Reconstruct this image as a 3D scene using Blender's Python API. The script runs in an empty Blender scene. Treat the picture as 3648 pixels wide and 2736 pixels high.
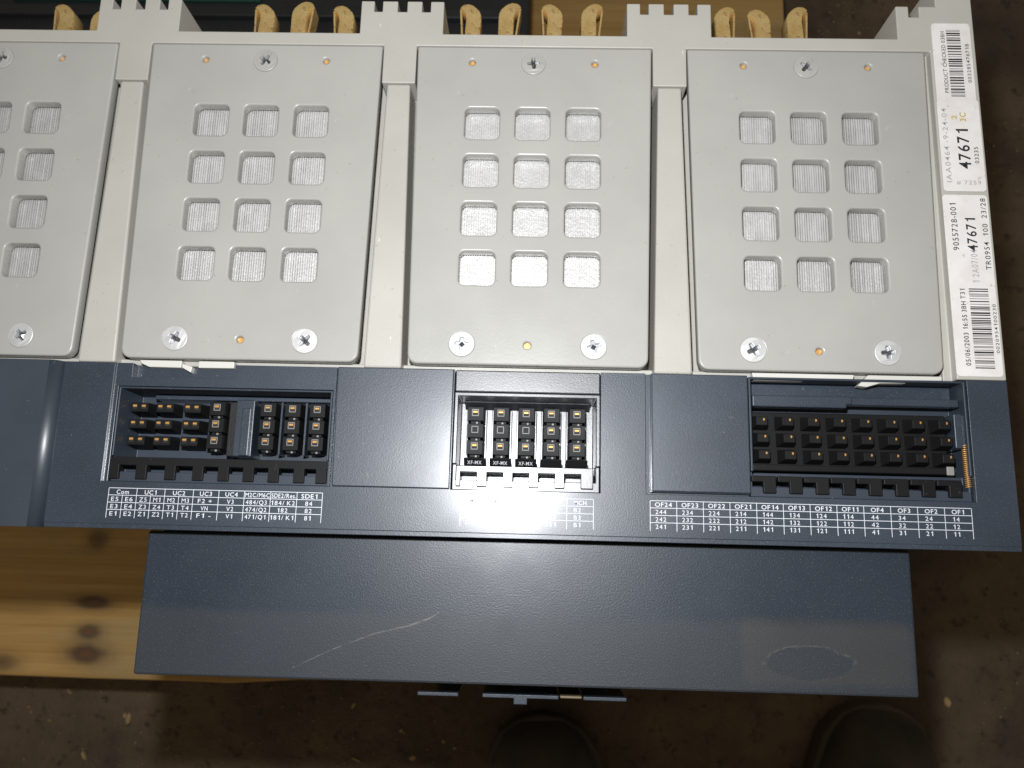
import bpy, bmesh, math, random
from mathutils import Vector, Matrix
random.seed(4)
scn = bpy.context.scene
COL = scn.collection
# ------------------------------------------------------------------ frame
# everything is authored in millimetres: X right, Y away, Z up, Z = 0 on the
# breaker's top plates; the floor lies at Z = -465, the pallet top at -340
FLOOR, PAL = -465.0, -340.0
def W(x, y, z): return Vector((x, y, z - FLOOR)) / 1000.0
# ------------------------------------------------------------------ camera
CAM = (2.134, -141.661, 318.617)
def rot(ax, ay, az):
    return (Matrix.Rotation(az, 3, 'Z') @ Matrix.Rotation(ay, 3, 'Y') @ Matrix.Rotation(ax, 3, 'X'))
CR = rot(math.radians(11.45), math.radians(1.127), math.radians(1.482))
FPX = 2950.0
cam = bpy.data.cameras.new('camera')
cam.sensor_width = 36.0; cam.lens = 36.0 * FPX / 3648.0
cam.clip_start = 0.01; cam.clip_end = 50
cam.dof.use_dof = True; cam.dof.focus_distance = 0.325; cam.dof.aperture_fstop = 18
co = bpy.data.objects.new('camera', cam); COL.objects.link(co)
co.matrix_world = Matrix.Translation(W(*CAM)) @ CR.to_4x4()
scn.camera = co
def at(u, v, z):
    """photo pixel (3648 x 2736) -> mm on the level Z = z"""
    d = CR @ Vector(((u - 1824) / FPX, -(v - 1368) / FPX, -1))
    t = (z - CAM[2]) / d.z
    return CAM[0] + t * d.x, CAM[1] + t * d.y
# ------------------------------------------------------------------ light
w = bpy.data.worlds.new('World'); scn.world = w; w.use_nodes = True
bg = w.node_tree.nodes['Background']
bg.inputs[0].default_value = (1.0, 0.87, 0.68, 1); bg.inputs[1].default_value = 0.155
fl = bpy.data.lights.new('camera_flash', 'SPOT'); fl.energy = 7.3; fl.spot_size = math.radians(112); fl.spot_blend = .5; fl.shadow_soft_size = 0.008
fl.color = (0.95, 0.97, 1.0)
flo = bpy.data.objects.new('camera_flash', fl); COL.objects.link(flo)
flo.location = W(CAM[0] - 16, CAM[1] + 58, CAM[2] + 6)
flo.rotation_euler = (W(*at(1900, 860, 0), 0) - flo.location).to_track_quat('-Z', 'Y').to_euler()
scn.view_settings.view_transform = 'Standard'; scn.view_settings.look = 'None'
scn.view_settings.exposure = 0.0; scn.view_settings.gamma = 1.0
scn.render.engine = 'CYCLES'
# ------------------------------------------------------------------ materials
class N:
    def __init__(s, name):
        s.m = bpy.data.materials.new(name); s.m.use_nodes = True
        s.t = s.m.node_tree; s.b = s.t.nodes['Principled BSDF']
    def new(s, k, **kw):
        n = s.t.nodes.new(k)
        for a, v in kw.items(): setattr(n, a, v)
        return n
    def put(s, sock, v):
        if isinstance(v, bpy.types.NodeSocket): s.t.links.new(v, sock)
        else: sock.default_value = v
    def coord(s): return s.new('ShaderNodeTexCoord').outputs['Object']
    def math(s, op, a, b=None, c=None, clamp=False):
        n = s.new('ShaderNodeMath', operation=op); n.use_clamp = clamp
        for i, v in enumerate((a, b, c)):
            if v is not None: s.put(n.inputs[i], v)
        return n.outputs[0]
    def xyz(s, c):
        n = s.new('ShaderNodeSeparateXYZ'); s.put(n.inputs[0], c); return n.outputs
    def noise(s, scale, detail=3, rough=.55, vec=None, stretch=None):
        n = s.new('ShaderNodeTexNoise'); n.inputs['Scale'].default_value = scale
        n.inputs['Detail'].default_value = detail; n.inputs['Roughness'].default_value = rough
        v = vec or s.coord()
        if stretch:
            mp = s.new('ShaderNodeMapping'); s.put(mp.inputs[0], v); mp.inputs['Scale'].default_value = stretch; v = mp.outputs[0]
        s.put(n.inputs['Vector'], v); return n.outputs[0]
    def ramp(s, f, stops):
        n = s.new('ShaderNodeValToRGB'); e = n.color_ramp.elements
        while len(e) < len(stops): e.new(.5)
        for k, (p, c) in enumerate(stops):
            e[k].position = p; e[k].color = (*c, 1) if not isinstance(c, (int, float)) else (c, c, c, 1)
        s.put(n.inputs[0], f); return n.outputs[0]
    def mix(s, f, a, b, mode='MIX'):
        n = s.new('ShaderNodeMix', data_type='RGBA', blend_type=mode)
        s.put(n.inputs[0], f)
        for i, v in ((6, a), (7, b)):
            if isinstance(v, tuple): v = (*v, 1)
            s.put(n.inputs[i], v)
        return n.outputs[2]
    def step(s, x, lo, hi):
        n = s.new('ShaderNodeMapRange', interpolation_type='SMOOTHSTEP'); n.clamp = True
        s.put(n.inputs[0], x); n.inputs[1].default_value = lo; n.inputs[2].default_value = hi
        return n.outputs[0]
    def bump(s, h, strength=.3, dist=.0002):
        n = s.new('ShaderNodeBump'); n.inputs['Strength'].default_value = strength; n.inputs['Distance'].default_value = dist
        s.put(n.inputs['Height'], h); s.put(s.b.inputs['Normal'], n.outputs[0])
    def base(s, c):
        s.put(s.b.inputs['Base Color'], (*c, 1) if isinstance(c, tuple) else c)
    def rough(s, r): s.put(s.b.inputs['Roughness'], r)
    def metal(s, v): s.b.inputs['Metallic'].default_value = v
    def spec(s, v): s.b.inputs['Specular IOR Level'].default_value = v
    def seg(s, X, Y, a, b):
        """distance to the segment a-b (metres)"""
        dx, dy = b[0] - a[0], b[1] - a[1]; L2 = dx * dx + dy * dy
        px = s.math('SUBTRACT', X, a[0]); py = s.math('SUBTRACT', Y, a[1])
        t = s.math('ADD', s.math('MULTIPLY', px, dx / L2), s.math('MULTIPLY', py, dy / L2), clamp=True)
        ex = s.math('SUBTRACT', px, s.math('MULTIPLY', t, dx)); ey = s.math('SUBTRACT', py, s.math('MULTIPLY', t, dy))
        return s.math('SQRT', s.math('ADD', s.math('MULTIPLY', ex, ex), s.math('MULTIPLY', ey, ey)))
    def ell(s, X, Y, c, r, warp=None):
        """1 at the ellipse's edge, 0 at its centre"""
        ex = s.math('DIVIDE', s.math('SUBTRACT', X, c[0]), r[0]); ey = s.math('DIVIDE', s.math('SUBTRACT', Y, c[1]), r[1])
        d = s.math('SQRT', s.math('ADD', s.math('MULTIPLY', ex, ex), s.math('MULTIPLY', ey, ey)))
        return s.math('ADD', d, warp) if warp else d

def plastic(name, col, rough=.4, var=.12, grain=1500, gs=.25, dirt=None, spec=.5, gd=.0002, coat=None, scuff=None, sparkle=None):
    n = N(name)
    if coat: n.b.inputs['Coat Weight'].default_value = coat[0]; n.b.inputs['Coat Roughness'].default_value = coat[1]
    oi = n.new('ShaderNodeObjectInfo'); va = n.new('ShaderNodeVectorMath', operation='ADD')
    n.put(va.inputs[0], n.coord()); n.put(va.inputs[1], oi.outputs['Random'])
    big = n.noise(22, 4, .55, va.outputs[0])
    c = n.mix(n.ramp(big, [(.3, 0.), (.75, 1.)]), tuple(v * (1 - var) for v in col), tuple(min(1, v * (1 + var)) for v in col))
    if dirt:
        sp = n.noise(420, 2, .6)
        if sparkle: c = n.mix(n.math('MULTIPLY', n.step(n.noise(1600, 2, .7), .55, .74), .55), c, sparkle)  # pale grain puts the light's sparkle into the base colour
        c = n.mix(n.step(sp, .69, .76), c, dirt)
    if scuff: c = n.mix(n.math('MULTIPLY', n.step(n.noise(260, 3, .7, None, (1, .35, 1)), .70, .75), .8), c, scuff)
    n.base(c); n.spec(spec)
    rr = n.noise(60, 4, .6)
    mr = n.new('ShaderNodeMapRange'); n.put(mr.inputs[0], rr); mr.inputs[3].default_value = rough - .07; mr.inputs[4].default_value = rough + .09
    n.rough(mr.outputs[0])
    n.bump(n.noise(grain, 2, .6), gs, gd)
    return n

GREY = plastic('grey_moulding', (.425, .410, .366), .40, .07, 900, .2, (.36, .33, .27), scuff=(.62, .60, .56)).m
CLIPG = plastic('pale_grey_clip', (.60, .59, .54), .45, .04).m
PAINT = plastic('grey_painted_plate', (.372, .366, .338), .32, .065, 700, .14, (.30, .285, .24), scuff=(.47, .46, .44)).m
NAVY = plastic('navy_plastic', (.026, .037, .054), .40, .22, 1700, .42, (.09, .09, .095), .5, .00016, (1.0, .19), None, (.10, .11, .12)).m
TRAYN = plastic('navy_tray_plastic', (.032, .042, .058), .5, .18, 2200, .30, (.09, .09, .095), .4, .00014).m
RIDGE = plastic('worn_navy_edge', (.026, .037, .054), .46, .18, 2200, .3, (.09, .09, .095), .9, .00014, (.8, .36)).m
COVER = plastic('navy_cover_plastic', (.026, .037, .056), .40, .25, 1900, .42, (.085, .09, .095), .5, .00016, (1.0, .25), None, (.09, .10, .115)).m
BLACK = plastic('black_plastic', (.016, .016, .016), .38, .2, 1400, .4, (.06, .055, .05)).m
BAYB = plastic('grey_black_plastic', (.036, .038, .043), .40, .2, 1900, .5, None, .7, .00018, (1.0, .28)).m
TBLK = plastic('matt_black_plastic', (.010, .010, .0105), .5, .25, 1400, .3, (.04, .036, .03), .16).m
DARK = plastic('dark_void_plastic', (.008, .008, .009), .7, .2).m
WHITE = plastic('white_print', (.66, .68, .72), .55, .08).m
INK = plastic('black_ink', (.02, .02, .022), .6, .1).m
GRAPH = plastic('pencil_grey', (.36, .35, .35), .7, .1).m
YEL = plastic('yellow_ink', (.50, .38, .08), .6, .1).m
RIM = plastic('grey_rim', (.24, .235, .225), .45, .1).m
def sticker_mat():
    n = N('paper_sticker')
    c = n.mix(n.ramp(n.noise(90, 5, .7), [(.35, 0.), (.72, 1.)]), (.76, .73, .71), (.66, .62, .59))
    n.base(n.mix(n.step(n.noise(260, 3, .7), .64, .72), c, (.48, .45, .42))); n.rough(.5)
    n.bump(n.noise(130, 3), .25, .0003); return n.m
PAPER = sticker_mat()
def metalm(name, col, rough, grain=600, gs=.25):
    n = N(name); n.metal(1.0)
    n.base(n.mix(n.noise(180, 4), tuple(v * .72 for v in col), col)); n.rough(rough)
    n.bump(n.noise(grain, 3), gs, .0002); return n.m
ZINC = metalm('zinc_screw', (.70, .70, .69), .52, 300, .2); ZINC.node_tree.nodes['Principled BSDF'].inputs['Metallic'].default_value = .45
STEEL = metalm('steel_recess', (.42, .43, .47), .3)
BRASS = metalm('brass', (.92, .50, .15), .4); BRASS.node_tree.nodes['Principled BSDF'].inputs['Metallic'].default_value = .55
MESH = metalm('steel_mesh', (.74, .73, .71), .42, 800, 1.0); MESH.node_tree.nodes['Principled BSDF'].inputs['Metallic'].default_value = .45
def copper():
    n = N('plated_contact_copper'); n.metal(.6)
    c = n.mix(n.ramp(n.noise(130, 5, .65), [(.3, 0.), (.7, 1.)]), (.66, .43, .15), (.92, .70, .32))
    n.base(n.mix(n.step(n.noise(240, 4, .7), .52, .66), c, (.44, .27, .10))); n.rough(.4)
    n.bump(n.noise(400, 3), .4, .0003); return n.m
COPPER = copper()
def panel_mat():
    n = N('navy_front_cover'); c = n.coord(); x, y, _ = n.xyz(c)
    P = lambda u, v: tuple(k / 1000 for k in at(u, v, -10))
    big = n.noise(16, 6, .7)
    col = n.mix(n.ramp(big, [(.3, 0.), (.75, 1.)]), (.014, .022, .034), (.020, .029, .043))
    dust_sparkle = n.step(n.noise(1500, 2, .7), .56, .74)  # pale specks: dust, plus sparkle of the light painted into the colour
    col = n.mix(n.math('MULTIPLY', dust_sparkle, .6), col, (.11, .115, .12))
    # worn film: a hazy band across the lower two thirds
    yb = P(1800, 2185)[1]
    band = n.step(n.math('ADD', y, n.math('MULTIPLY', n.noise(30, 3), .006)), yb + .004, yb - .001)
    col = n.mix(n.math('MULTIPLY', band, .3), col, (.046, .047, .046))
    # glue left by a removed sticker
    a = P(2640, 2200); b = P(3250, 2450)
    cx, cy, hx, hy = (a[0] + b[0]) / 2, (a[1] + b[1]) / 2, (b[0] - a[0]) / 2, (a[1] - b[1]) / 2
    wob = n.math('MULTIPLY', n.math('SUBTRACT', n.noise(140, 4), .5), .0025)
    dx = n.math('SUBTRACT', n.math('ABSOLUTE', n.math('SUBTRACT', x, cx)), hx - .003)
    dy = n.math('SUBTRACT', n.math('ABSOLUTE', n.math('SUBTRACT', y, cy)), hy - .003)
    mx = n.math('MAXIMUM', dx, 0.); my = n.math('MAXIMUM', dy, 0.)
    dd = n.math('ADD', n.math('SQRT', n.math('ADD', n.math('MULTIPLY', mx, mx), n.math('MULTIPLY', my, my))), wob)
    glue = n.step(dd, .0048, .0012)
    e = P(2880, 2365)
    wv = n.math('MULTIPLY', n.math('SUBTRACT', n.noise(110, 4), .5), .55)
    ed = n.ell(x, y, e, (.0160, .0060), wv)
    hole = n.step(ed, .95, 1.02); rimm = n.math('MULTIPLY', hole, n.step(ed, 1.14, 1.03))
    col = n.mix(n.math('MULTIPLY', n.math('MULTIPLY', glue, hole), .33), col, (.054, .052, .040))
    col = n.mix(n.math('MULTIPLY', n.math('MULTIPLY', rimm, n.step(n.math('ADD', n.noise(420, 3), n.math('MULTIPLY', n.math('SUBTRACT', y, e[1]), 22.)), .50, .70)), .30), col, (.15, .145, .12))
    # scratch
    pts = [P(1043, 2378), P(1180, 2315), P(1330, 2258), P(1460, 2228), P(1530, 2203), P(1562, 2183)]
    wd = [.00004, .00008, .00016, .00028, .00024, .00010]
    sc = None
    for k in range(5):
        d = n.step(n.seg(x, y, pts[k], pts[k + 1]), wd[k] + .00022, wd[k] * .3)
        sc = d if sc is None else n.math('MAXIMUM', sc, d)
    for (q, r) in ((P(1885, 2142), P(1925, 2128)), (P(1720, 1998), P(1790, 2012)), (P(1640, 2005), P(1690, 2022)), (P(1700, 2104), P(1740, 2110))):
        sc = n.math('MAXIMUM', sc, n.math('MULTIPLY', n.step(n.seg(x, y, q, r), .0003, .00008), .32))
    col = n.mix(n.math('MULTIPLY', n.math('MULTIPLY', sc, n.step(n.noise(300, 3), .3, .62)), .5), col, (.20, .19, .17))
    n.base(col)
    n.rough(n.math('ADD', n.math('MULTIPLY', n.noise(70, 4), .16), n.math('ADD', n.math('MULTIPLY', band, .06), .33)))
    n.spec(.4); n.b.inputs['Coat Weight'].default_value = .6; n.b.inputs['Coat Roughness'].default_value = .2
    n.bump(n.noise(1600, 2), .45, .00016); return n.m
PANEL = panel_mat()
def wood_mat(name, tint=1.0, knots=()):
    n = N(name); c = n.coord(); x, y, _ = n.xyz(c)
    g = n.noise(26, 6, .62, c, (.12, 2.2, 1)); f = n.noise(120, 4, .6, c, (.05, 3, 1)); big = n.noise(5, 3, .5, c, (.5, 1.6, 1))
    m = n.math('ADD', n.math('MULTIPLY', g, .48), n.math('ADD', n.math('MULTIPLY', f, .34), n.math('MULTIPLY', big, .28)))
    col = n.ramp(m, [(.36, (.20 * tint, .105 * tint, .028 * tint)), (.52, (.46 * tint, .265 * tint, .075 * tint)), (.68, (.58 * tint, .37 * tint, .13 * tint))])
    col = n.mix(n.math('MULTIPLY', n.step(n.noise(9, 3, .5, c, (.6, 2, 1)), .5, .66), .45), col, (.30 * tint, .24 * tint, .13 * tint))
    for (kx, ky, rx, ry, s) in knots:
        wv = n.math('MULTIPLY', n.math('SUBTRACT', n.noise(60, 3), .5), .5)
        d = n.ell(x, y, (kx, ky), (rx, ry), wv)
        col = n.mix(n.math('MULTIPLY', n.step(d, 2.0, .6), .45 * s), col, (.13, .085, .05))
        col = n.mix(n.math('MULTIPLY', n.step(d, 1.15, .4), .75 * s), col, (.045, .026, .018))
        col = n.mix(n.math('MULTIPLY', n.step(d, .42, .1), .6 * s), col, (.20, .07, .03))
    n.base(col); n.rough(.75); n.bump(f, .35, .0008); return n.m
KN = [(*[k / 1000 for k in at(u, v, PAL)], rx, ry, s) for u, v, rx, ry, s in
      ((348, 1922, .009, .0085, .6), (328, 2146, .017, .0058, 1), (318, 2250, .011, .0065, .9), (305, 2328, .018, .0085, 1), (5, 2360, .014, .007, .7))]
WOODF = wood_mat('pallet_pine_knotty', 1.1, KN)
WOOD = wood_mat('pallet_pine', .8)
def floor_mat():
    n = N('dirty_concrete'); c = n.coord()
    col = n.ramp(n.noise(9, 6, .65), [(.32, (.066, .047, .031)), (.5, (.130, .090, .055)), (.7, (.190, .130, .076))])
    col = n.mix(n.step(n.noise(70, 5, .7), .54, .68), col, (.052, .037, .026))
    col = n.mix(n.math('MULTIPLY', n.step(n.noise(150, 4, .7), .62, .70), .4), col, (.19, .14, .08))
    col = n.mix(n.math('MULTIPLY', n.step(n.noise(45, 4, .7), .66, .72), .6), col, (.22, .105, .035))
    col = n.mix(n.math('MULTIPLY', n.step(n.noise(4, 2, .5), .5, .68), .55), col, (.035, .026, .020))
    n.base(col); n.rough(.85); n.bump(n.noise(160, 5, .7), .8, .003); return n.m
FLOORM = floor_mat()
LEATHER = plastic('dark_leather', (.070, .055, .041), .85, .4, 350, .5).m
RUBBER = plastic('boot_rubber', (.082, .064, .047), .8, .2).m
CHIP = plastic('wood_chip', (.42, .29, .14), .8, .4).m
CASE = plastic('case_black', (.017, .018, .020), .55, .3, 500, .3, (.05, .05, .045)).m
GREEN = plastic('case_green', (.010, .060, .042), .5, .2).m
# ------------------------------------------------------------------ mesh helpers (mm in, metres out)
WORG = {}
def link(name, me, parent=None, org=(0, 0, 0), mats=None, rz=0, kind=None):
    o = bpy.data.objects.new(name, me); COL.objects.link(o)
    wo = W(*org); WORG[o.name] = wo
    if parent is not None: o.parent = parent; o.location = wo - WORG[parent.name]
    else: o.location = wo
    o.rotation_euler.z = rz
    if mats and me is not None and not me.materials:
        for m in mats: me.materials.append(m)
    if kind: o['kind'] = kind
    return o
def tag(o, label, cat, group=None):
    o['label'] = label; o['category'] = cat
    if group: o['group'] = group
    return o
def mesh(name, vs, fs, mi=None, smooth=False):
    me = bpy.data.meshes.new(name); me.from_pydata([Vector(v) / 1000 for v in vs], [], fs)
    if mi: me.polygons.foreach_set('material_index', mi)
    if smooth: me.polygons.foreach_set('use_smooth', [True] * len(fs))
    me.update(); return me
class B:
    """collects boxes, prisms and tapered blocks"""
    def __init__(s): s.v = []; s.f = []; s.m = []
    def loop(s, bot, top, m=0, caps=(True, True)):
        n = len(bot); k = len(s.v); s.v += list(bot) + list(top)
        for i in range(n):
            j = (i + 1) % n; s.f.append((k + i, k + j, k + n + j, k + n + i)); s.m.append(m)
        if caps[1]: s.f.append(tuple(k + n + i for i in range(n))); s.m.append(m)
        if caps[0]: s.f.append(tuple(k + n - 1 - i for i in range(n))); s.m.append(m)
    def prism(s, pts, z0, z1, m=0):
        s.loop([(x, y, z0) for x, y in pts], [(x, y, z1) for x, y in pts], m)
    def box(s, x0, x1, y0, y1, z0, z1, m=0): s.prism([(x0, y0), (x1, y0), (x1, y1), (x0, y1)], z0, z1, m)
    def taper(s, b, t, z0, z1, m=0):
        q = lambda r, z: [(r[0], r[2], z), (r[1], r[2], z), (r[1], r[3], z), (r[0], r[3], z)]
        s.loop(q(b, z0), q(t, z1), m)
    def quad(s, pts, m=0):
        k = len(s.v); s.v += pts; s.f.append(tuple(range(k, k + len(pts)))); s.m.append(m)
    def build(s, name, mats, parent=None, org=(0, 0, 0), bev=0, smooth=False, kind=None):
        o = link(name, mesh(name, s.v, s.f, s.m, smooth), parent, org, mats, kind=kind)
        if bev: bevel(o, bev)
        return o
def bevel(o, wmm, seg=2):
    md = o.modifiers.new('bevel', 'BEVEL'); md.width = wmm / 1000; md.segments = seg
    md.limit_method = 'ANGLE'; md.angle_limit = math.radians(35)
def hmap(name, xs, ys, zf, zb, mats, parent, bev=.35, org=(0, 0, 0)):
    """block whose top steps from cell to cell; zf(x, y) -> z or None for a hole through"""
    nx, ny = len(xs) - 1, len(ys) - 1
    Z = [[zf((xs[i] + xs[i + 1]) / 2, (ys[j] + ys[j + 1]) / 2) for j in range(ny)] for i in range(nx)]
    lev = sorted({z for r in Z for z in r if z is not None} | {zb})
    bm = bmesh.new(); cache = {}
    def V(x, y, z):
        k = (x, y, z)
        if k not in cache: cache[k] = bm.verts.new(Vector(k) / 1000)
        return cache[k]
    g = lambda i, j: zb if not (0 <= i < nx and 0 <= j < ny) or Z[i][j] is None else Z[i][j]
    for i in range(nx):
        for j in range(ny):
            a, b, c, d = xs[i], xs[i + 1], ys[j], ys[j + 1]; z = Z[i][j]
            if z is None: continue
            bm.faces.new((V(a, c, z), V(b, c, z), V(b, d, z), V(a, d, z)))
            bm.faces.new((V(a, d, zb), V(b, d, zb), V(b, c, zb), V(a, c, zb)))
            for di, dj, p, q in ((-1, 0, (a, d), (a, c)), (1, 0, (b, c), (b, d)), (0, -1, (a, c), (b, c)), (0, 1, (b, d), (a, d))):
                zn = g(i + di, j + dj)
                if zn < z:
                    ls = [l for l in lev if zn <= l <= z]
                    for l0, l1 in zip(ls, ls[1:]): bm.faces.new((V(*p, l0), V(*q, l0), V(*q, l1), V(*p, l1)))
    bmesh.ops.dissolve_limit(bm, angle_limit=.01, verts=bm.verts, edges=bm.edges)
    me = bpy.data.meshes.new(name); bm.to_mesh(me); bm.free()
    o = link(name, me, parent, org, mats)
    if bev: bevel(o, bev)
    return o
def rrect(x0, x1, y0, y1, r, n=5):
    if not isinstance(r, (tuple, list)): r = (r,) * 4
    out = []
    for cx, cy, a, rr in ((x1, y1, 0, r[0]), (x0, y1, 90, r[1]), (x0, y0, 180, r[2]), (x1, y0, 270, r[3])):
        ox = cx - rr if cx == x1 else cx + rr; oy = cy - rr if cy == y1 else cy + rr
        for k in range(n + 1):
            t = math.radians(a + 90 * k / n); out.append((ox + rr * math.cos(t), oy + rr * math.sin(t)))
    return out
DG = lambda: bpy.context.evaluated_depsgraph_get()
def conv(cu):
    o = bpy.data.objects.new('tmp', cu); COL.objects.link(o); bpy.context.view_layer.update()
    me = bpy.data.meshes.new_from_object(o.evaluated_get(DG())); bpy.data.objects.remove(o); bpy.data.curves.remove(cu)
    return me
def flat(name, loops, z0, z1, bev=0, seg=2):
    """solid of the given outlines (the later ones are holes), its rims rounded by bev"""
    cu = bpy.data.curves.new(name, 'CURVE'); cu.dimensions = '2D'; cu.fill_mode = 'BOTH'
    for L in loops:
        sp = cu.splines.new('POLY'); sp.points.add(len(L) - 1); sp.use_cyclic_u = True
        for p, (x, y) in zip(sp.points, L): p.co = (x / 1000, y / 1000, 0, 1)
    cu.extrude = ((z1 - z0) / 2 - bev) / 1000; cu.bevel_depth = bev / 1000; cu.bevel_resolution = seg - 1; cu.offset = -bev / 1000
    me = conv(cu); me.name = name; me.materials.clear()
    me.transform(Matrix.Translation((0, 0, (z0 + z1) / 2000)))
    return me
FONT = {}
def glyphs(s, bold=0):
    if (s, bold) not in FONT:
        cu = bpy.data.curves.new('t', 'FONT'); cu.body = s; cu.size = 1; cu.offset = bold; cu.resolution_u = 3; cu.fill_mode = 'FRONT'
        me = conv(cu)
        v = [(p.co.x, p.co.y) for p in me.vertices]; f = [tuple(p.vertices) for p in me.polygons]
        bpy.data.meshes.remove(me)
        x0 = min(p[0] for p in v); x1 = max(p[0] for p in v)
        FONT[(s, bold)] = (v, f, x0, x1)
    return FONT[(s, bold)]
ONE = [(.20, 0), (.32, 0), (.32, .73), (.235, .73), (.20, .63), (.05, .575), (.05, .49), (.20, .53)]
def layout(s, bold):
    v, f, pen = [], [], 0.
    for ch in s:
        if ch == ' ': pen += .30; continue
        k = len(v)
        if ch == '1':
            g = bold * 1.2; gv = [(px + (g if px > .3 else -g if px > .15 and py < .5 else 0), py) for px, py in ONE]; gf = [(0, 1, 2, 3, 4, 7), (4, 5, 6, 7)]; x0, x1 = .0, .36
        else: gv, gf, x0, x1 = glyphs(ch, bold)
        adv = .60 if ch.isdigit() else (x1 - x0) + .13
        sh = pen + (adv - (x1 - x0)) / 2 - x0
        v += [(px + sh, py) for px, py in gv]; f += [tuple(k + i for i in q) for q in gf]; pen += adv
    return v, f, 0.06, pen - .06
def text(b, s, x, y, cap, width=None, z=0.12, align='C', rz=0, bold=.004, m=0):
    """flat lettering: (x, y) is the middle of the baseline (or its start), cap height in mm"""
    v, f, x0, x1 = layout(s, bold); sy = cap / .73; sx = sy if width is None else width / (x1 - x0)
    sh = -(x0 + x1) / 2 if align == 'C' else -x0
    c, n = math.cos(rz), math.sin(rz); k = len(b.v)
    for px, py in v:
        a, d = (px + sh) * sx, py * sy; b.v.append((x + a * c - d * n, y + a * n + d * c, z))
    for q in f: b.f.append(tuple(k + i for i in q)); b.m.append(m)
def line(b, x0, x1, y0, y1, z=.12, m=0): b.quad([(x0, y0, z), (x1, y0, z), (x1, y1, z), (x0, y1, z)], m)
# ------------------------------------------------------------------ floor
b = B(); b.quad([(-4000, -3000, 0), (4000, -3000, 0), (4000, 5000, 0), (-4000, 5000, 0)])
b.build('floor', [FLOORM], None, (0, 0, FLOOR), kind='structure')
b = B()
def chip(u, v, L, wd):
    x, y = at(u, v, FLOOR); a = random.uniform(0, 6.28); t = random.uniform(.8, 2.4)
    pts = []
    for k in range(6):
        q = k / 6 * 6.28; r = random.uniform(.75, 1.1)
        px, py = L * r * math.cos(q), wd * r * math.sin(q); pts.append((x + px * math.cos(a) - py * math.sin(a), y + px * math.sin(a) + py * math.cos(a)))
    b.loop([(px, py, 0.02) for px, py in pts], [(x + (px - x) * .7, y + (py - y) * .7, t) for px, py in pts])
for u, v, L, wd in ((455, 2560, 6, 2.6), (445, 2548, 3, 2), (300, 2690, 5, 2), (245, 2462, 4.5, 1.2), (1270, 2705, 7, 1.2), (1470, 2700, 4, 3), (1430, 2602, 2.4, 2), (1440, 2610, 1.6, 1.2),
                    (1580, 2642, 2.2, 1.6), (1260, 2512, 3.6, 1.2), (1620, 2665, 2, 1.5), (3375, 2500, 5, 4), (3060, 118, 2.2, 2), (3010, 222, 2, 1.6), (3345, 590, 2, 1.6), (2170, 2608, 2.6, .5)): chip(u, v, L, wd)
for _ in range(80):
    u = random.uniform(60, 1560); chip(u, random.uniform(2440, 2736), random.uniform(.4, 1.5), random.uniform(.3, .9))
for _ in range(50): chip(random.uniform(3480, 3648), random.uniform(60, 2600), random.uniform(.4, 1.3), random.uniform(.3, .8))
for _ in range(25): chip(random.uniform(2900, 3150), random.uniform(0, 140), random.uniform(.4, 1.3), random.uniform(.3, .8))
ob = b.build('floor_debris', [CHIP], None, (0, 0, FLOOR), kind='stuff')
ob['label'] = 'scattered wood chips and grit on the dirty concrete floor'; ob['category'] = 'debris'
# ------------------------------------------------------------------ pallet
pal = tag(link('pallet', None, None, (0, 0, FLOOR)), 'pale knotty wooden pallet under the circuit breaker', 'pallet')
fx = [(-720, -105), (-720, -244.3), (-405, -244.9), (-330, -245.3), (-250, -245.2), (-222, -245.6), (-196, -243.6), (-170, -241.6), (-120, -240.6), (215, -240), (215, -105)]
o = link('board', flat('board_front', [fx], PAL - 20, PAL, 1.2), pal, (0, 0, 0), [WOODF]); o.data.transform(Matrix.Translation((0, 0, 0)))
for y0, y1 in ((-60, 40), (85, 185), (215, 290), (305, 440)):
    b = B(); b.box(-720, 215 + random.uniform(-4, 4), y0, y1, PAL - 20, PAL); b.build('board', [WOOD], pal, (0, 0, 0), 1.2)
for x in (-700, -260, 170):
    b = B(); b.box(x, x + 38, -236, 436, FLOOR + 20, PAL - 20.2); b.build('stringer', [WOOD], pal, (0, 0, 0), 1)
for y0, y1 in ((-238, -140), (60, 150), (340, 438)):
    b = B(); b.box(-718, 212, y0, y1, FLOOR + .2, FLOOR + 19.8); b.build('bottom_board', [WOOD], pal, (0, 0, 0), 1)
# ------------------------------------------------------------------ case behind the breaker
cs = tag(link('equipment_case', None, None, (-230, 300, PAL)), 'black plastic case with a dark green top strip behind the breaker', 'case')
b = B(); b.box(-470, -6, 186, 428, PAL + .2, -222); b.build('body', [CASE], cs, (0, 0, 0), 3)
x0, y0 = at(660, 8, -221); x1, _ = at(930, 8, -221)
b = B(); b.box(x0 - 130, x1, y0, y0 + 60, -221.8, -219); b.build('top_strip', [GREEN], cs, (0, 0, 0), .6)
b = B(); b.box(-466, -12, 236, 244, -221.8, -216); b.build('rib', [CASE], cs, (0, 0, 0), 1)
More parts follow.
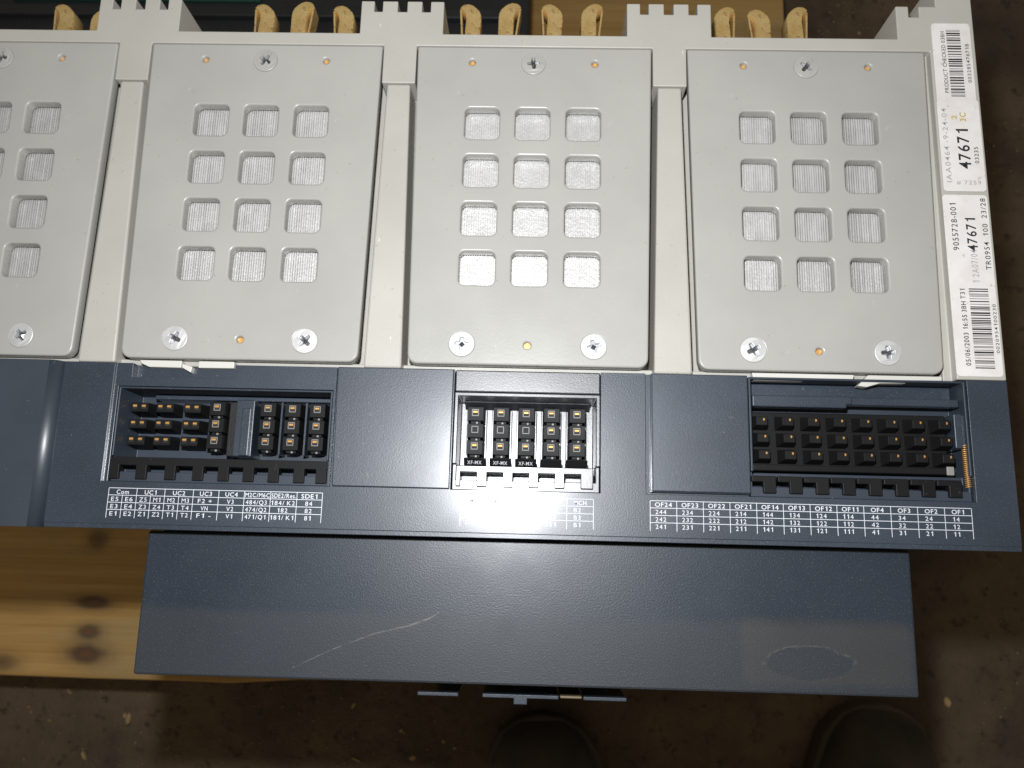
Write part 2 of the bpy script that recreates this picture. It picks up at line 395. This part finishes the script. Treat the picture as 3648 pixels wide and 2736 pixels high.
# ------------------------------------------------------------------ boots
def boot(cx, tipy, rz, label, mirror):
    r = tag(link('work_boot', None, None, (cx, tipy, FLOOR), rz=rz), label, 'boot', 'boots standing in front of the pallet')
    WORG[r.name] = W(0, 0, FLOOR)
    def half(t):                      # sole half widths, t = mm behind the toe tip
        ks = [(0, 0), (4, 20), (14, 36), (32, 47), (65, 53), (110, 52), (165, 42), (220, 39), (262, 38), (284, 28), (295, 0)]
        for (a, p), (c, q) in zip(ks, ks[1:]):
            if a <= t <= c:
                s_ = (t - a) / (c - a); return p + (q - p) * s_
        return 0
    ts = [0, 1.5, 4, 8, 14, 22, 32, 48, 65, 90, 120, 150, 180, 220, 255, 275, 287, 293, 295]
    off = lambda t: mirror * 6 * math.sin(t / 295 * 3.1)
    out = [(half(t) + off(t), -t) for t in ts] + [(-half(t) + off(t), -t) for t in ts[-2:0:-1]]
    me = flat('sole', [out[::-1]], .3, 26, 3, 3)
    link('sole', me, r, (0, 0, FLOOR), [RUBBER])
    hs = [(5, 4), (8, 30), (14, 44), (24, 55), (40, 62), (65, 64), (95, 70), (125, 84), (150, 104), (175, 128), (200, 150), (230, 170), (262, 180), (286, 180)]
    v, f = [], []; n = 20
    for t, h in hs:
        hw = max(1, half(t) - 4.5); 
        if t > 180: h = 180
        for k in range(n + 1):
            q = math.pi * k / n; c_, s_ = math.cos(q), math.sin(q)
            e = .62
            v.append((off(t) + hw * math.copysign(abs(c_) ** e, c_) * (1 - .12 * s_ * (h > 90)), -t, 24 + (h - 24 if h > 24 else 1) * s_ ** e))
    for i in range(len(hs) - 1):
        for k in range(n):
            a = i * (n + 1) + k; f.append((a, a + 1, a + n + 2, a + n + 1))
    f.append(tuple(range(n + 1))[::-1]); f.append(tuple((len(hs) - 1) * (n + 1) + k for k in range(n + 1)))
    o = link('upper', mesh('upper', v, f, None, True), r, (0, 0, FLOOR), [LEATHER])
    v, f = [], []                     # toe cap seam: a raised welt over the toe
    for k in range(n + 1):
        q = math.pi * k / n; c_, s_ = math.cos(q), math.sin(q)
        hw = half(72) - 4.2
        for dt, dz in ((-2, 0), (0, 1.2), (2, 0)):
            v.append((off(72) + hw * math.copysign(abs(c_) ** .62, c_) * (1 + dz / 90), -72 - dt - 10 * abs(c_), 24 + (41 + dz) * s_ ** .62))
    for k in range(n):
        for j in range(2): f.append((k * 3 + j, k * 3 + j + 1, k * 3 + j + 4, k * 3 + j + 3))
    link('toe_seam', mesh('toe_seam', v, f, None, True), r, (0, 0, FLOOR), [RUBBER])
    return r
boot(14, -279, math.radians(4), 'dark boot toe at the bottom edge, nearer the middle, below the navy front cover', 1)
boot(310, -262, math.radians(-7), 'dark boot toe at the bottom right corner of the floor', -1)
# ------------------------------------------------------------------ circuit breaker
BRK = tag(link('circuit_breaker', None, None, (0, 0, PAL)), 'large grey and navy four pole circuit breaker standing on the pallet', 'circuit breaker')
XL, XR = -301.5, 186.2
PC = [-230, -115, 0, 115]
b = B(); b.box(XL + 3, XR - 3, -128, 62, PAL + .3, -24); b.build('main_body', [BLACK], BRK, (0, 0, 0), 2)
# grey housing: rear bar, posts, tabs and plate seats
mids = [-172.5, -57.5, 57.5]
xs = {XL, XR, 167.3, 163.4, 154.1, 159.5, 163.9, 171.0, -301.5 + 19}
for m in mids:
    xs |= {m - 18, m + 18, m - 12.3, m - 8.7, m - 2.1, m + 2.0, m + 8.5, m + 12.2, m - 7.1, m + 7.1}
for c in PC: xs |= {c - 44.5, c + 44.5}
ys = [-71.7, -69.2, 52.3, 69.95, 75.7, 86.2, 91.3, 104]
def hz(x, y):
    if y > 69.95:
        if y < 75.7: return 0
        for m in mids:
            d = x - m
            if abs(d) < 18:
                if y > 91.3: return None
                if y > 86.2 and (-12.3 < d < -8.7 or -2.1 < d < 2.0 or 8.5 < d < 12.2): return None
                return 0
        if x > 171: return 0
        if x > 154.1 and y < 91.3: return None if (159.5 < x < 163.9 and y > 86.2) else 0
        if x < XL + 19 and y < 91.3: return 0
        return None
    if y > 52.3:
        for m in mids:
            if abs(x - m) < 7.1: return 0
        if x > 167.3: return 0
        if x > 163.9: return -4
    if x > 167.3: return 0
    if x > 163.9: return -4
    if y < -69.2: return -6.2
    for c in PC:
        if abs(x - c) < 44.5: return -7
    return -15
HS = hmap('housing', sorted(xs), ys, hz, -23.5, [GREY], BRK, .5)
# barrier walls below each post, with a rib on the side
for m, wl, wr in [(mids[0], 18, 18), (mids[1], 18, 18), (mids[2], 18, 18), (170.1, 16, 16)]:
    b = B(); b.box(m - wl + .2, m + wr - .2, 62.5, 91.0, -170, -23.7)
    for s in (-1, 1):
        xx = m + s * (wl if s < 0 else wr); b.box(min(xx, xx + s * 1.2), max(xx, xx + s * 1.2), 80, 81.2, -170, -25)
    b.build('barrier', [GREY], BRK, (0, 0, 0), .5)
# divider ribs between the plates
for m in mids:
    b = B(); top, bot = 4.9, 7.5
    b.loop([(m - bot - .7, -71.6, -15), (m + bot + .7, -71.6, -15), (m + top + .7, 52.2, -15), (m - top - .7, 52.2, -15)],
           [(m - bot, -71.6, -.9), (m + bot, -71.6, -.9), (m + top, 52.2, -.9), (m - top, 52.2, -.9)])
    b.build('divider_rib', [GREY], BRK, (0, 0, 0), .8)
# cover plates
D2 = 69.75
def trap():
    t, q = 49.9, 47.65; r = 4.0; out = []
    def corner(cx, cy, rr, a0, a1):
        for k in range(6):
            a = math.radians(a0 + (a1 - a0) * k / 5); out.append((cx + rr * math.cos(a), cy + rr * math.sin(a)))
    corner(t - 1, D2 - 1, 1, 0, 90); corner(-t + 1, D2 - 1, 1, 90, 180)
    corner(-q + r, -D2 + r, r, 180, 270); corner(q - r, -D2 + r, r, 270, 360)
    return out
holes = []
for hy in (34.1, 12.7, -8.5, -29.7):
    for hx in (-21.3, -.1, 21.2): holes.append(rrect(hx - 7.3, hx + 7.3, hy - 7.15, hy + 7.15, 2.4))
circ = lambda cx, cy, r, n=16: [(cx + r * math.cos(k / n * 6.2832), cy + r * math.sin(k / n * 6.2832)) for k in range(n)]
pins = [(-26.3, 62.4), (25.9, 62.3), (-.2, -61.5)]
scr = [(-.2, 61.9), (-26.2, -61.5), (26.1, -61.6)]
PLM = flat('cover_plate', [trap()] + holes + [circ(x, y, 1.35) for x, y in pins] + [circ(x, y, 4.75, 28) for x, y in scr], -5.2, 0, .75, 3)
# corrugated mesh sheet behind the openings
b = B(); b.quad([(-32, -40, -6.7), (32, -40, -6.7), (32, 45, -6.7), (-32, 45, -6.7)])
for k in range(66):
    x = -31.9 + .97 * k; h = random.uniform(-.45, .1); g = random.uniform(-.05, .05)
    b.loop([(x, -40, -7.0), (x + .56 + g, -40, -7.0), (x + .56 + g, 45, -7.0), (x, 45, -7.0)], [(x + .1, -40, -5.6 + h), (x + .5 + g, -40, -5.6 + h), (x + .5 + g, 45, -5.6 + h), (x + .1, 45, -5.6 + h)])
v, f = b.v, b.f
VM = mesh('vent_mesh', v, f)
# screw: shallow domed head with a cross recess
def screw_mesh(name, mats):
    n = 32; cross = []
    a_, c_ = .78, 2.5
    for q in range(4):
        R_ = Matrix.Rotation(q * math.pi / 2, 2)
        for p in ((c_, -a_ * .8), (c_ + .18, 0), (c_, a_ * .8), (a_ * 1.15, a_ * 1.15)): cross.append(tuple(R_ @ Vector(p)))
    me = flat(name, [circ(0, 0, 5.15, n), cross], -3.2, .45, .25, 2)
    bm = bmesh.new(); bm.from_mesh(me)
    for vv in bm.verts:
        r = vv.co.xy.length * 1000
        if vv.co.z > .0003: vv.co.z += .00035 * (1 - (r / 5.15) ** 2)
    for fc in bm.faces: fc.smooth = False
    vs_ = [bm.verts.new(Vector((x, y, -.9)) / 1000) for x, y in circ(0, 0, 2.9, 20)]
    fc = bm.faces.new(vs_); fc.material_index = 1
    tip = [bm.verts.new(Vector(p) / 1000) for p in ((1.2, 0, -.85), (0, 1.2, -.85), (-1.2, 0, -.85), (0, -1.2, -.85))]
    apex = bm.verts.new((0, 0, -.0003))
    for k in range(4): bm.faces.new((tip[k], tip[(k + 1) % 4], apex)).material_index = 1
    bm.to_mesh(me); bm.free()
    for m in mats: me.materials.append(m)
    return me
SCP = screw_mesh('painted_screw', [PAINT, STEEL]); SCZ = screw_mesh('zinc_screw', [ZINC, STEEL])
b = B(); b.prism(circ(0, 0, 1.3, 12), -1.5, -.9); PINM = mesh('pin', b.v, b.f)
for i, c in enumerate(PC):
    pl = link('cover_plate', PLM, BRK, (c, 0, 0), [PAINT])
    link('vent_mesh', VM, pl, (c, 0, 0), [MESH])
    for k, (x, y) in enumerate(scr):
        if i == 0 and x < -30: continue
        link('screw', SCP if k == 0 else SCZ, pl, (c + x, y, .02), None, rz=random.uniform(0, 1.57))
    for x, y in pins: link('pin', PINM, pl, (c + x, y, -1.2), [BRASS])
# contact fingers between the posts at the back
def finger_shape():
    k = .0402
    pts = [(225, 95), (245, 62), (275, 42), (335, 36), (385, 55), (425, 88), (465, 132), (485, 185), (490, 260), (484, 375), (470, 760), (300, 760), (298, 360), (306, 250), (296, 170), (270, 128)]
    return [((x - 357) * k, (95 - y) * k) for x, y in pts]
FG = flat('contact_finger', [finger_shape()[::-1]], -9, 0, .18, 1)
FGL = FG.copy(); FGL.transform(Matrix.Scale(-1, 4, (1, 0, 0))); FGL.flip_normals()
b = B(); k_ = .0402
b.prism([((x - 357) * k_, (95 - y) * k_) for x, y in ((222, 110), (276, 760), (296, 760), (244, 100))], -9, -.6)
LF = mesh('leaf', b.v, b.f)
LFL = LF.copy(); LFL.transform(Matrix.Scale(-1, 4, (1, 0, 0))); LFL.flip_normals()
for u, v_, s in ((232, 30, 1), (365, 45, -1), (947, 30, 1), (1082, 20, -1), (1226, 35, 1), (1678, 30, 1), (1818, 25, -1), (1968, 30, 1), (2110, 28, -1), (2580, 40, -1), (2703, 48, 1), (2838, 40, -1)):
    z = -45; x, y = at(u, v_, z)
    o = link('contact_finger', FG if s > 0 else FGL, BRK, (x, y, z), [COPPER], rz=random.uniform(-.05, .05))
    link('spring_leaf', LF if s > 0 else LFL, o, (x, y, z), [COPPER])
for c in PC:
    b = B(); b.box(c - 38, c + 38, 62.6, 98, -120, -55); b.build('contact_carrier', [BLACK], BRK, (0, 0, 0), 1)
# ------------------------------------------------------------------ navy front housing
YT, YB = -71.9, -137.0
fxs = sorted({XL, -164.0, -163.2, -161.9, -157, -116, -76.2, -75.2, -74.9, -28.35, -28.2, 29.0, 46.4, 48.5, 86.1, 86.4, 170.8, XR})
fys = sorted({YB, -135.2, -119.0, -118.2, -109.0, -81.2, -77.6, YT})
def fz(x, y):
    if -164 < x < -163.2 and y > -119: return -1.2
    if y > -119:
        if -161.9 < x < -76.2:
            if -81.2 < y: return -5 if (y > -77.6 and -157 < x < -116) else -.6
            return None
        if -163.2 < x < -75.2: return -.6
        if -75.2 < x < -74.9: return -3
        if -28.35 < x < 29.0: return None
        if 46.4 < x < 48.5: return -2.0
        if 86.1 < x < 170.8: return None
        if 48.5 < x < 86.1 and y < -118.2: return -2
    if y < -135.2: return -.35
    return 0
FH = hmap('front_housing', fxs, fys, fz, -12, [NAVY], BRK, .45)
# raised left cover with a rounded edge, and the two blanking covers
b = B(); prof = [(XL, -1), (XL, 3.6)]
for k in range(9):
    a = math.radians(90 - 90 * k / 8); prof.append((-188.6 + 4.4 * math.cos(a), -.8 + 4.4 * math.sin(a)))
prof.append((-184.2, -1)); 
b.loop([(x, YB - .2, z) for x, z in prof], [(x, YT - .2, z) for x, z in prof])
o = b.build('side_cover', [RIDGE], BRK, (0, 0, 0))
for f_ in o.data.polygons: f_.use_smooth = 4 < len(o.data.polygons) and abs(f_.normal.y) < .5 and f_.normal.x > .02 and f_.normal.z > .02
b = B(); b.prism([(-74.6, -72.1), (-73.9, -118.9), (-28.7, -118.9), (-28.7, -72.1)][::-1], .05, 1.3); b.build('blanking_cover', [COVER], BRK, (0, 0, 0), .4)
b = B(); b.prism([(48.75, -72.1), (48.75, -117.9), (85.9, -117.9), (85.9, -72.1)][::-1], .05, 1.2); b.build('blanking_cover', [COVER], BRK, (0, 0, 0), .4)
# ------------------------------------------------------------------ terminals
def term_mesh(name, w0, w1, d0, d1, h, slots, brass=True, rim=True, offs=(0, .6), step=True):
    """one terminal: block with square, rimmed wire entries; origin on its top"""
    b = B(); ox, oy = offs
    b.taper((-w0 / 2, w0 / 2, -d0 / 2, d0 / 2), (-w1 / 2, w1 / 2, -d1 / 2 + oy * .4, d1 / 2), -h, 0)
    if step: b.box(-w1 * .32, w1 * .32, -d0 / 2 - .45, -d1 / 2 + oy * .4 + .2, -h, -1.6); b.box(.1, .9, -d0 / 2 - .5, -d0 / 2 + .3, -1.6, -1.0, 3)
    for sx, sw in slots:
        cx, cy = sx + ox * 0, oy; r, q = sw / 2, sw / 2 - .38
        if rim:
            for (x0, x1, y0, y1) in ((cx - r, cx + r, cy + q, cy + r), (cx - r, cx + r, cy - r, cy - q), (cx - r, cx - q, cy - q, cy + q), (cx + q, cx + r, cy - q, cy + q)): b.box(x0, x1, y0, y1, .0, .22, 1)
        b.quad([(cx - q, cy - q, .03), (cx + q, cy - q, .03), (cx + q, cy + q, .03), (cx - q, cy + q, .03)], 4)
        if brass:
            k = len(b.v); n = 6           # curled spring contact
            for j in range(n + 1):
                a = math.pi * j / n; yy = cy + q * .55 + .42 * math.cos(a) * 1.2 - .2; zz = .04 + .3 * math.sin(a)
                b.v += [(cx - q * .8, yy, zz), (cx + q * .8, yy, zz)]
            for j in range(n): b.f.append((k + 2 * j, k + 2 * j + 2, k + 2 * j + 3, k + 2 * j + 1)); b.m.append(2)
    me = mesh(name, b.v, b.f, b.m)
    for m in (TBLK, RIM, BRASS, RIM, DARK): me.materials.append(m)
    return me
T1 = term_mesh('terminal', 7.0, 6.2, 6.4, 5.7, 9, [(-.15, 2.8)])
T1E = term_mesh('empty_terminal', 7.0, 6.2, 6.4, 5.7, 9, [(-.15, 2.8)], False)
T2 = term_mesh('double_terminal', 7.7, 6.8, 5.2, 3.8, 9, [(-1.8, 2.7), (1.8, 2.7)], True, False, (0, .3), False)
T3 = term_mesh('pyramid_terminal', 7.2, 4.3, 5.6, 3.6, 6, [(.7, 1.5)], True, False, (0, .7), False)
def place(me, parent, x, y, z): 
    o = link('terminal', me, parent, (x, y, z)); bevel(o, .18, 1); return o
def comb(name, x0, x1, yb0, yb1, yt, teeth, z, parent, mat):
    xs = sorted({x0, x1} | {t for p in teeth for t in p}); 
    return hmap(name, xs, [yt, yb0, yb1], lambda x, y: z if y > yb0 or any(a < x < c for a, c in teeth) else None, z - 3.5, [mat], parent, .3)
def tray(name, x0, x1, y0, y1, yl0, zfl, zl, mat, parent, ztop=-.4, wall=1.2):
    """open box with walls, front ledge below the comb"""
    xs = [x0, x0 + wall, x1 - wall, x1]; ys = [y0, y0 + 3.9, y0 + 6.6, yl0, y1 - wall, y1]
    def z(x, y):
        if x < x0 + wall or x > x1 - wall: return ztop if y > yl0 else zl
        if y > y1 - wall: return ztop
        if y > yl0: return zfl
        if y < y0 + 3.9: return zl
        if y < y0 + 6.6: return zl - 9
        return zl - 4
    return hmap(name, xs, ys, z, zfl - 2, [mat], parent, .3)
# left block
LB = tray('terminal_block', -161.7, -76.4, -118.8, -81.4, -109.0, -20, -2.6, TRAYN, BRK, -.7, .8)
b = B(); b.box(-152, -77.8, -84.4, -82.7, -19.9, -12); b.build('back_ledge', [NAVY], LB, (0, 0, 0), .3)
rows = (-88.3, -95.1, -101.8)
for r_, y in enumerate(rows):
    for x in (-156.9, -146.5, -135.3): place(T2, LB, x, y, -9.5)
    for x in (-124.8, -104.1, -94.1, -84.1): place(T1, LB, x, y, -9)
b = B(); b.box(-116.6, -109.2, -107.5, -84.6, -19.9, -7.5); b.box(-113.9, -110.2, -107.3, -88, -7.5, -6.6); b.build('divider', [NAVY], LB, (0, 0, 0), .4)
b = B(); b.box(-121.0, -117.2, -107, -84.8, -19.9, -12.5); b.build('side_plate', [BLACK], LB, (0, 0, 0), .3)
for x in (-99.1, -89.1):
    b = B(); b.box(x - .35, x + .35, -106, -84.8, -19.9, -11); b.build('partition', [NAVY], LB, (0, 0, 0))
tc = [-160.9 + .6, -149.5, -138.1, -127.2, -117.2, -107.4, -97.6, -87.6, -78.9]
comb('comb', -162.8, -75.7, -112.5, -109.3, -117.9, [(max(-162.8, t - 2.1), t + 2.1) for t in tc], -1.2, BRK, TBLK)
# middle block
MB_ = tray('terminal_block', -28.1, 28.8, -118.9, -80.9, -109.0, -17, -2.4, BAYB, BRK, -.3, 1.5)
b = B(); b.box(-28.1, 28.8, -80.7, -72.0, -12, -.3); b.build('header', [BAYB], MB_, (0, 0, 0), .5)
b = B(); b.loop([(-25, -85.2, -16.9), (25.8, -85.2, -16.9), (25.8, -82.4, -16.9), (-25, -82.4, -16.9)], [(-25, -82.9, -11), (25.8, -82.9, -11), (25.8, -82.5, -11), (-25, -82.5, -11)])
b.build('marking_strip', [BAYB], MB_, (0, 0, 0), .2)
b = B()
for x, s in ((-19.8, 'MN'), (-9.7, 'MX1'), (.3, 'XF'), (10.2, 'PF'), (20.3, 'MCH')):
    k = len(b.v); text(b, s, x, 0, 1.5, min(4.5, 1.6 * len(s)), 0)
    for j in range(k, len(b.v)):
        px, py, _ = b.v[j]; tt = .25 + py / 1.5 * .4; b.v[j] = (px, -85.2 + 2.3 * tt - .06, -16.9 + 5.9 * tt + .05)
b.build('moulded_marking', [DARK], MB_)
cx_ = (-19.9, -9.8, .2, 10.1, 20.2)
for i, x in enumerate(cx_):
    b = B(); b.box(x - 4.1, x + 4.1, -106, -85.6, -16.9, -13.2); b.build('column_plate', [BAYB], MB_, (0, 0, 0), .25)
    for r_, y in enumerate((-88.9, -95.6, -102.2)): place(T1E if (r_ == 1 and i < 3) else T1, MB_, x, y, -4.2)
    b = B(); b.loop([(x - 4.2, -108.9, -16.9), (x + 4.2, -108.9, -16.9), (x + 4.2, -106.1, -16.9), (x - 4.2, -106.1, -16.9)],
                    [(x - 4.2, -108.9, -6.4), (x + 4.2, -108.9, -6.4), (x + 4.2, -106.1, -4.6), (x - 4.2, -106.1, -4.6)])
    lt = b.build('label_tab', [TBLK], MB_, (0, 0, 0), .25)
    if i < 3:
        b = B(); text(b, 'XF-MX', x, -108.5, 1.35, 5.6, 0); b.v = [(p[0], p[1], -6.4 + (p[1] + 108.9) / 2.8 * 1.8 + .1) for p in b.v]
        b.build('tab_print', [WHITE], MB_)
mt = [(-26.6, -24.8), (-18.6, -14.6), (-8.5, -4.6), (1.5, 5.3), (11.5, 15.3), (21.5, 26.3)]
comb('comb', -26.6, 26.3, -112.1, -109.6, -117.6, mt, -.8, BRK, BAYB)
# right block
RB = tray('terminal_block', 86.7, 170.5, -118.8, -72.2, -109.2, -13, -2.6, TRAYN, BRK, -.7, .9)
hmap('shelf', [88.2, 124.6, 126.8, 168.4], [-83.8, -82.3, -79.2], lambda x, y: (-1.2 if x < 126.8 else -2.4) if (y > -82.3 or x < 124.6) else None, -6, [NAVY], RB, .5)
b = B(); b.box(88.2, 168.4, -79.0, -73.4, -12.9, -8.5); b.build('inner_ledge', [NAVY], RB, (0, 0, 0), .4)
b = B(); b.box(88.0, 164.8, -108.9, -85.0, -12.9, -7.2); b.build('base_strip', [TBLK], RB, (0, 0, 0), .4)
for r_, y in enumerate((-89.6, -96.2, -102.7)):
    for i in range(8): place(T3, RB, 91.6 + r_ * .3 + 10.02 * i, y, -1.2)
b = B(); b.box(88, 164, -108.6, -106.2, -7.1, -2.6)
b.build('marker_strip', [TBLK], RB, (0, 0, 0), .3)
b = B(); b.box(161.5, 164.2, -108.9, -105.6, -2.5, -1.6); b.build('catch', [RIM], RB, (0, 0, 0), .2)
for i in range(8):
    x = 86.9 + 10.03 * i
    hmap('comb_tooth', [x, x + 4.4, x + 9.3], [-117.4, -113.1, -110.8], lambda a, c: -1.0 if (c > -113.1 or a > x + 4.4) else None, -4.5, [TBLK], RB, .3)
hmap('guide_rail', [165.2, 168.0, 170.4], [-98.5, -85.2], lambda a, c: -.9 if a < 168 else -3, -12.8, [NAVY], RB, .3)
v, f = [], []; nseg = 300                # brass coil spring along the right wall
x0, y0 = at(2640 + 1910 * .4159, 1320 + 640 * .4159, -3); x1, y1 = at(2640 + 1950 * .4159, 1320 + 1010 * .4159, -3)
for k in range(nseg + 1):
    t = k / nseg; a = t * 2 * math.pi * 22
    cxx, cyy = x0 + (x1 - x0) * t, y0 + (y1 - y0) * t
    for q in range(5):
        c_ = q / 5 * 6.2832; rr = .95 + .2 * math.cos(c_)
        v.append((cxx + rr * math.cos(a), cyy + .2 * math.sin(c_), -3 + rr * math.sin(a)))
for k in range(nseg):
    for q in range(5): f.append((k * 5 + q, k * 5 + (q + 1) % 5, k * 5 + 5 + (q + 1) % 5, k * 5 + 5 + q))
link('spring', mesh('spring', v, f, None, True), RB, (0, 0, 0), [BRASS])
# pale clips showing under the plates
for pts in ([(-155.5, -70.2), (-154.8, -71.6), (-151.5, -73.0), (-138.6, -73.1), (-138.4, -70.2)], [(-131.6, -70.2), (-131.6, -73.0), (-117.2, -72.9), (-117.2, -70.2)],
            [(-138.2, -71.4), (-138.2, -73.0), (-134.4, -75.0), (-134.0, -72.6)],
            [(88.6, -70.2), (89.2, -73.2), (127.8, -73.0), (128.6, -70.2)], [(129.6, -74.6), (133.2, -75.0), (138.5, -73.4), (148.2, -73.2), (152.3, -72.0), (162.6, -71.9), (162.6, -70.2), (134, -70.2)]):
    b = B(); b.prism(pts if pts[0][1] > pts[1][1] else pts, -6.0, -2.2); o = b.build('housing_clip', [CLIPG], BRK, (0, 0, 0), .3)
    bm = bmesh.new(); bm.from_mesh(o.data); bmesh.ops.recalc_face_normals(bm, faces=bm.faces); bm.to_mesh(o.data); bm.free()
# ------------------------------------------------------------------ printed charts
Ls = .23
def chart(xb, yt, heads, rws, split=0, left=False):
    b = B(); X0, X1 = xb[0], xb[-1]; yl = [0, -2.72, -5.5, -8.25, -11.4]
    for yy in yl[:4]: line(b, X0, X1, yt + yy - Ls / 2, yt + yy + Ls / 2)
    for i, x in enumerate(xb): line(b, x - Ls / 2, x + Ls / 2, yt - 11.4, yt - Ls / 2 - .01, .125)
    for i in range(split):
        x = (xb[i] + xb[i + 1]) / 2; line(b, x - Ls / 2, x + Ls / 2, yt - 11.4, yt - 2.72, .125)
    for i, h in enumerate(heads):
        x = (xb[i] + xb[i + 1]) / 2; wd = min(1.75 * len(h) * .92, xb[i + 1] - xb[i] - .7)
        text(b, h, x, yt - 2.25, 1.72, wd, .13, bold=.012)
        for r_ in range(3):
            y = yt + yl[r_ + 1] - 2.3; s = rws[r_][i]
            if isinstance(s, tuple):
                q = (xb[i + 1] - xb[i]) / 4
                for dx, t in zip((-q, q), s): text(b, t, x + dx, y, 1.7, min(1.5 * len(t), 4.6), .13)
            elif s: text(b, s, x + (-1.0 if left else -.2), y, 1.7, min(1.38 * len(s), xb[i + 1] - xb[i] - .8), .13)
    return b.build('printed_chart', [WHITE], FH)
chart([-160.4, -149.4, -138.5, -127.4, -117.5, -107.6, -97.4, -87.2, -77.4], -121.6,
      ['Com', 'UC1', 'UC2', 'UC3', 'UC4', 'M2C/M6C', 'SDE2/Res.', 'SDE1'],
      [[('E5', 'E6'), ('Z5', 'M1'), ('M2', 'M3'), 'F2 +', 'V3', '484/Q3', '184/ K2', '84'], [('E3', 'E4'), ('Z3', 'Z4'), ('T3', 'T4'), 'VN', 'V2', '474/Q2', '182', '82'],
       [('E1', 'E2'), ('Z1', 'Z2'), ('T1', 'T2'), 'F1 -', 'V1', '471/Q1', '181/ K1', '81']], 3)
chart([-24.2, -14.0, -3.9, 6.2, 16.3, 26.4], -121.5, ['MN', 'MX1', 'XF', 'PF', 'MCH'],
      [['D2/', 'C2', 'A2', '254', 'B2'], ['/', 'C3', 'A3', '252', 'B3'], ['D1/', 'C1', 'A1', '251', 'B1']], 0, True)
hd = ['OF24', 'OF23', 'OF22', 'OF21', 'OF14', 'OF13', 'OF12', 'OF11', 'OF4', 'OF3', 'OF2', 'OF1']
chart([47.9 + 10.05 * i for i in range(13)], -121.4, hd, [[h[2:] + s for h in hd] for s in '421'], 0, True)
# ------------------------------------------------------------------ stickers
def sticker(x0, x1, y0, y1, z=.0, sl=0):
    me = flat('sticker', [rrect(x0, x1, y0, y1, 1.5)], z, z + .22, .05, 1)
    return link('sticker', me, HS, (0, 0, 0), [PAPER])
def bars(b, x0, x1, y0, y1, z, seed):
    r = random.Random(seed); y = y0
    while y < y1:
        wd = r.choice((.22, .22, .45, .7)); line(b, x0, x1, y, min(y + wd, y1), z); y += wd + r.choice((.22, .3, .45, .8))
R9 = math.pi / 2
S1 = sticker(168.4, 184.6, 40, 83.2); S2 = sticker(168.0, 185.2, 6.6, 47.5, .24); S3 = sticker(167.2, 185.2, -70.4, 5.2)
b = B(); z = .26
text(b, 'PRODUCT CHECKED 03BH', 173.6, 65, 1.75, 28.5, z, 'C', R9); bars(b, 174.4, 180.2, 49, 80, z, 2)
text(b, '003285476718', 183.4, 64.5, 1.6, 18, z, 'C', R9)
b.build('label_print', [INK], S1)
b = B(); z = .5
text(b, '47671', 179.8, 25.6, 5.0, 18.2, z, 'C', R9, .014); text(b, '03235', 183.2, 22.6, 1.75, 7.4, z, 'C', R9, .008)
o = b.build('label_print', [INK], S2)
b = B(); text(b, 'IAA0464 -9-24-04', 171.6, 27, 2.3, 33, z, 'C', R9); text(b, '# 7259', 173.3, 9.6, 1.8, 10, z, 'L', 0); b.build('pencil_note', [GRAPH], S2)
b = B(); text(b, '2', 175.6, 39.4, 2.2, 1.9, z, 'C', R9, .02); text(b, '3C', 179.4, 39.6, 2.6, 4.2, z, 'C', R9, .02); b.build('yellow_note', [YEL], S2)
b = B(); z = .26
text(b, '9055728-001', 172.3, -8.5, 2.5, 20.5, z, 'C', R9); text(b, '47671', 179.6, -11.6, 4.1, 14.3, z, 'C', R9, .014); text(b, 'TR0954  100  23/28', 184.3, -11.5, 2.2, 30.5, z, 'C', R9)
text(b, '05/06/2003 16:55 3BH T31', 173.0, -50.4, 2.0, 31.5, z, 'C', R9, .012); bars(b, 174.6, 182.2, -67.2, -34.5, z, 5)
text(b, '0020954100230', 184.6, -51, 1.4, 20, z, 'C', R9)
b.build('label_print', [INK], S3)
b = B(); text(b, '1 2A07/04', 179.2, -25.4, 2.8, 14, z, 'C', R9); b.build('pencil_note', [GRAPH], S3)
# ------------------------------------------------------------------ lower front cover
b = B(); b.box(-147.9, 149.0, -191.4, -137.25, -16, -10); b.build('front_cover', [PANEL], BRK, (0, 0, 0), .9)
b = B(); b.box(-145, 146, -188, -128.2, -330, -16.1); b.build('front_body', [NAVY], BRK, (0, 0, 0), 2)
# escutcheon rim showing in front of the cover
zc = -24
xa, ya = at(1487, 2466, zc); xb_, yb_ = at(2232, 2492, zc)
p = lambda u: at(u, 2480, zc)[0]
yf = at(1850, 2488, zc)[1]; yt_ = at(1850, 2510, zc)[1]
yk = at(1850, 2475, zc)[1]
hmap('escutcheon', [xa, p(1632), p(1718), p(1830), p(1878), p(1990), p(2078), xb_], [yt_, yf, yk, -188.2],
     lambda x, y: -100 if y > yk else (None if (y < yf and not p(1830) < x < p(1878)) or p(1632) < x < p(1718) or p(1990) < x < p(2078) else zc), -120, [NAVY], BRK, .25)
b = B(); b.box(p(1995), p(2074), yf + .3, yk - .1, -99.9, zc - .8); b.build('latch', [plastic('tan_plastic', (.16, .125, .07), .5, .2).m], BRK, (0, 0, 0), .5)
b = B(); b.box(xa + 10, 105, yf + 2, -188.2, -330, -121); b.build('lower_shade_block', [DARK], BRK, (0, 0, 0), 1)  # unseen block, added to keep ambient light off the floor under the front
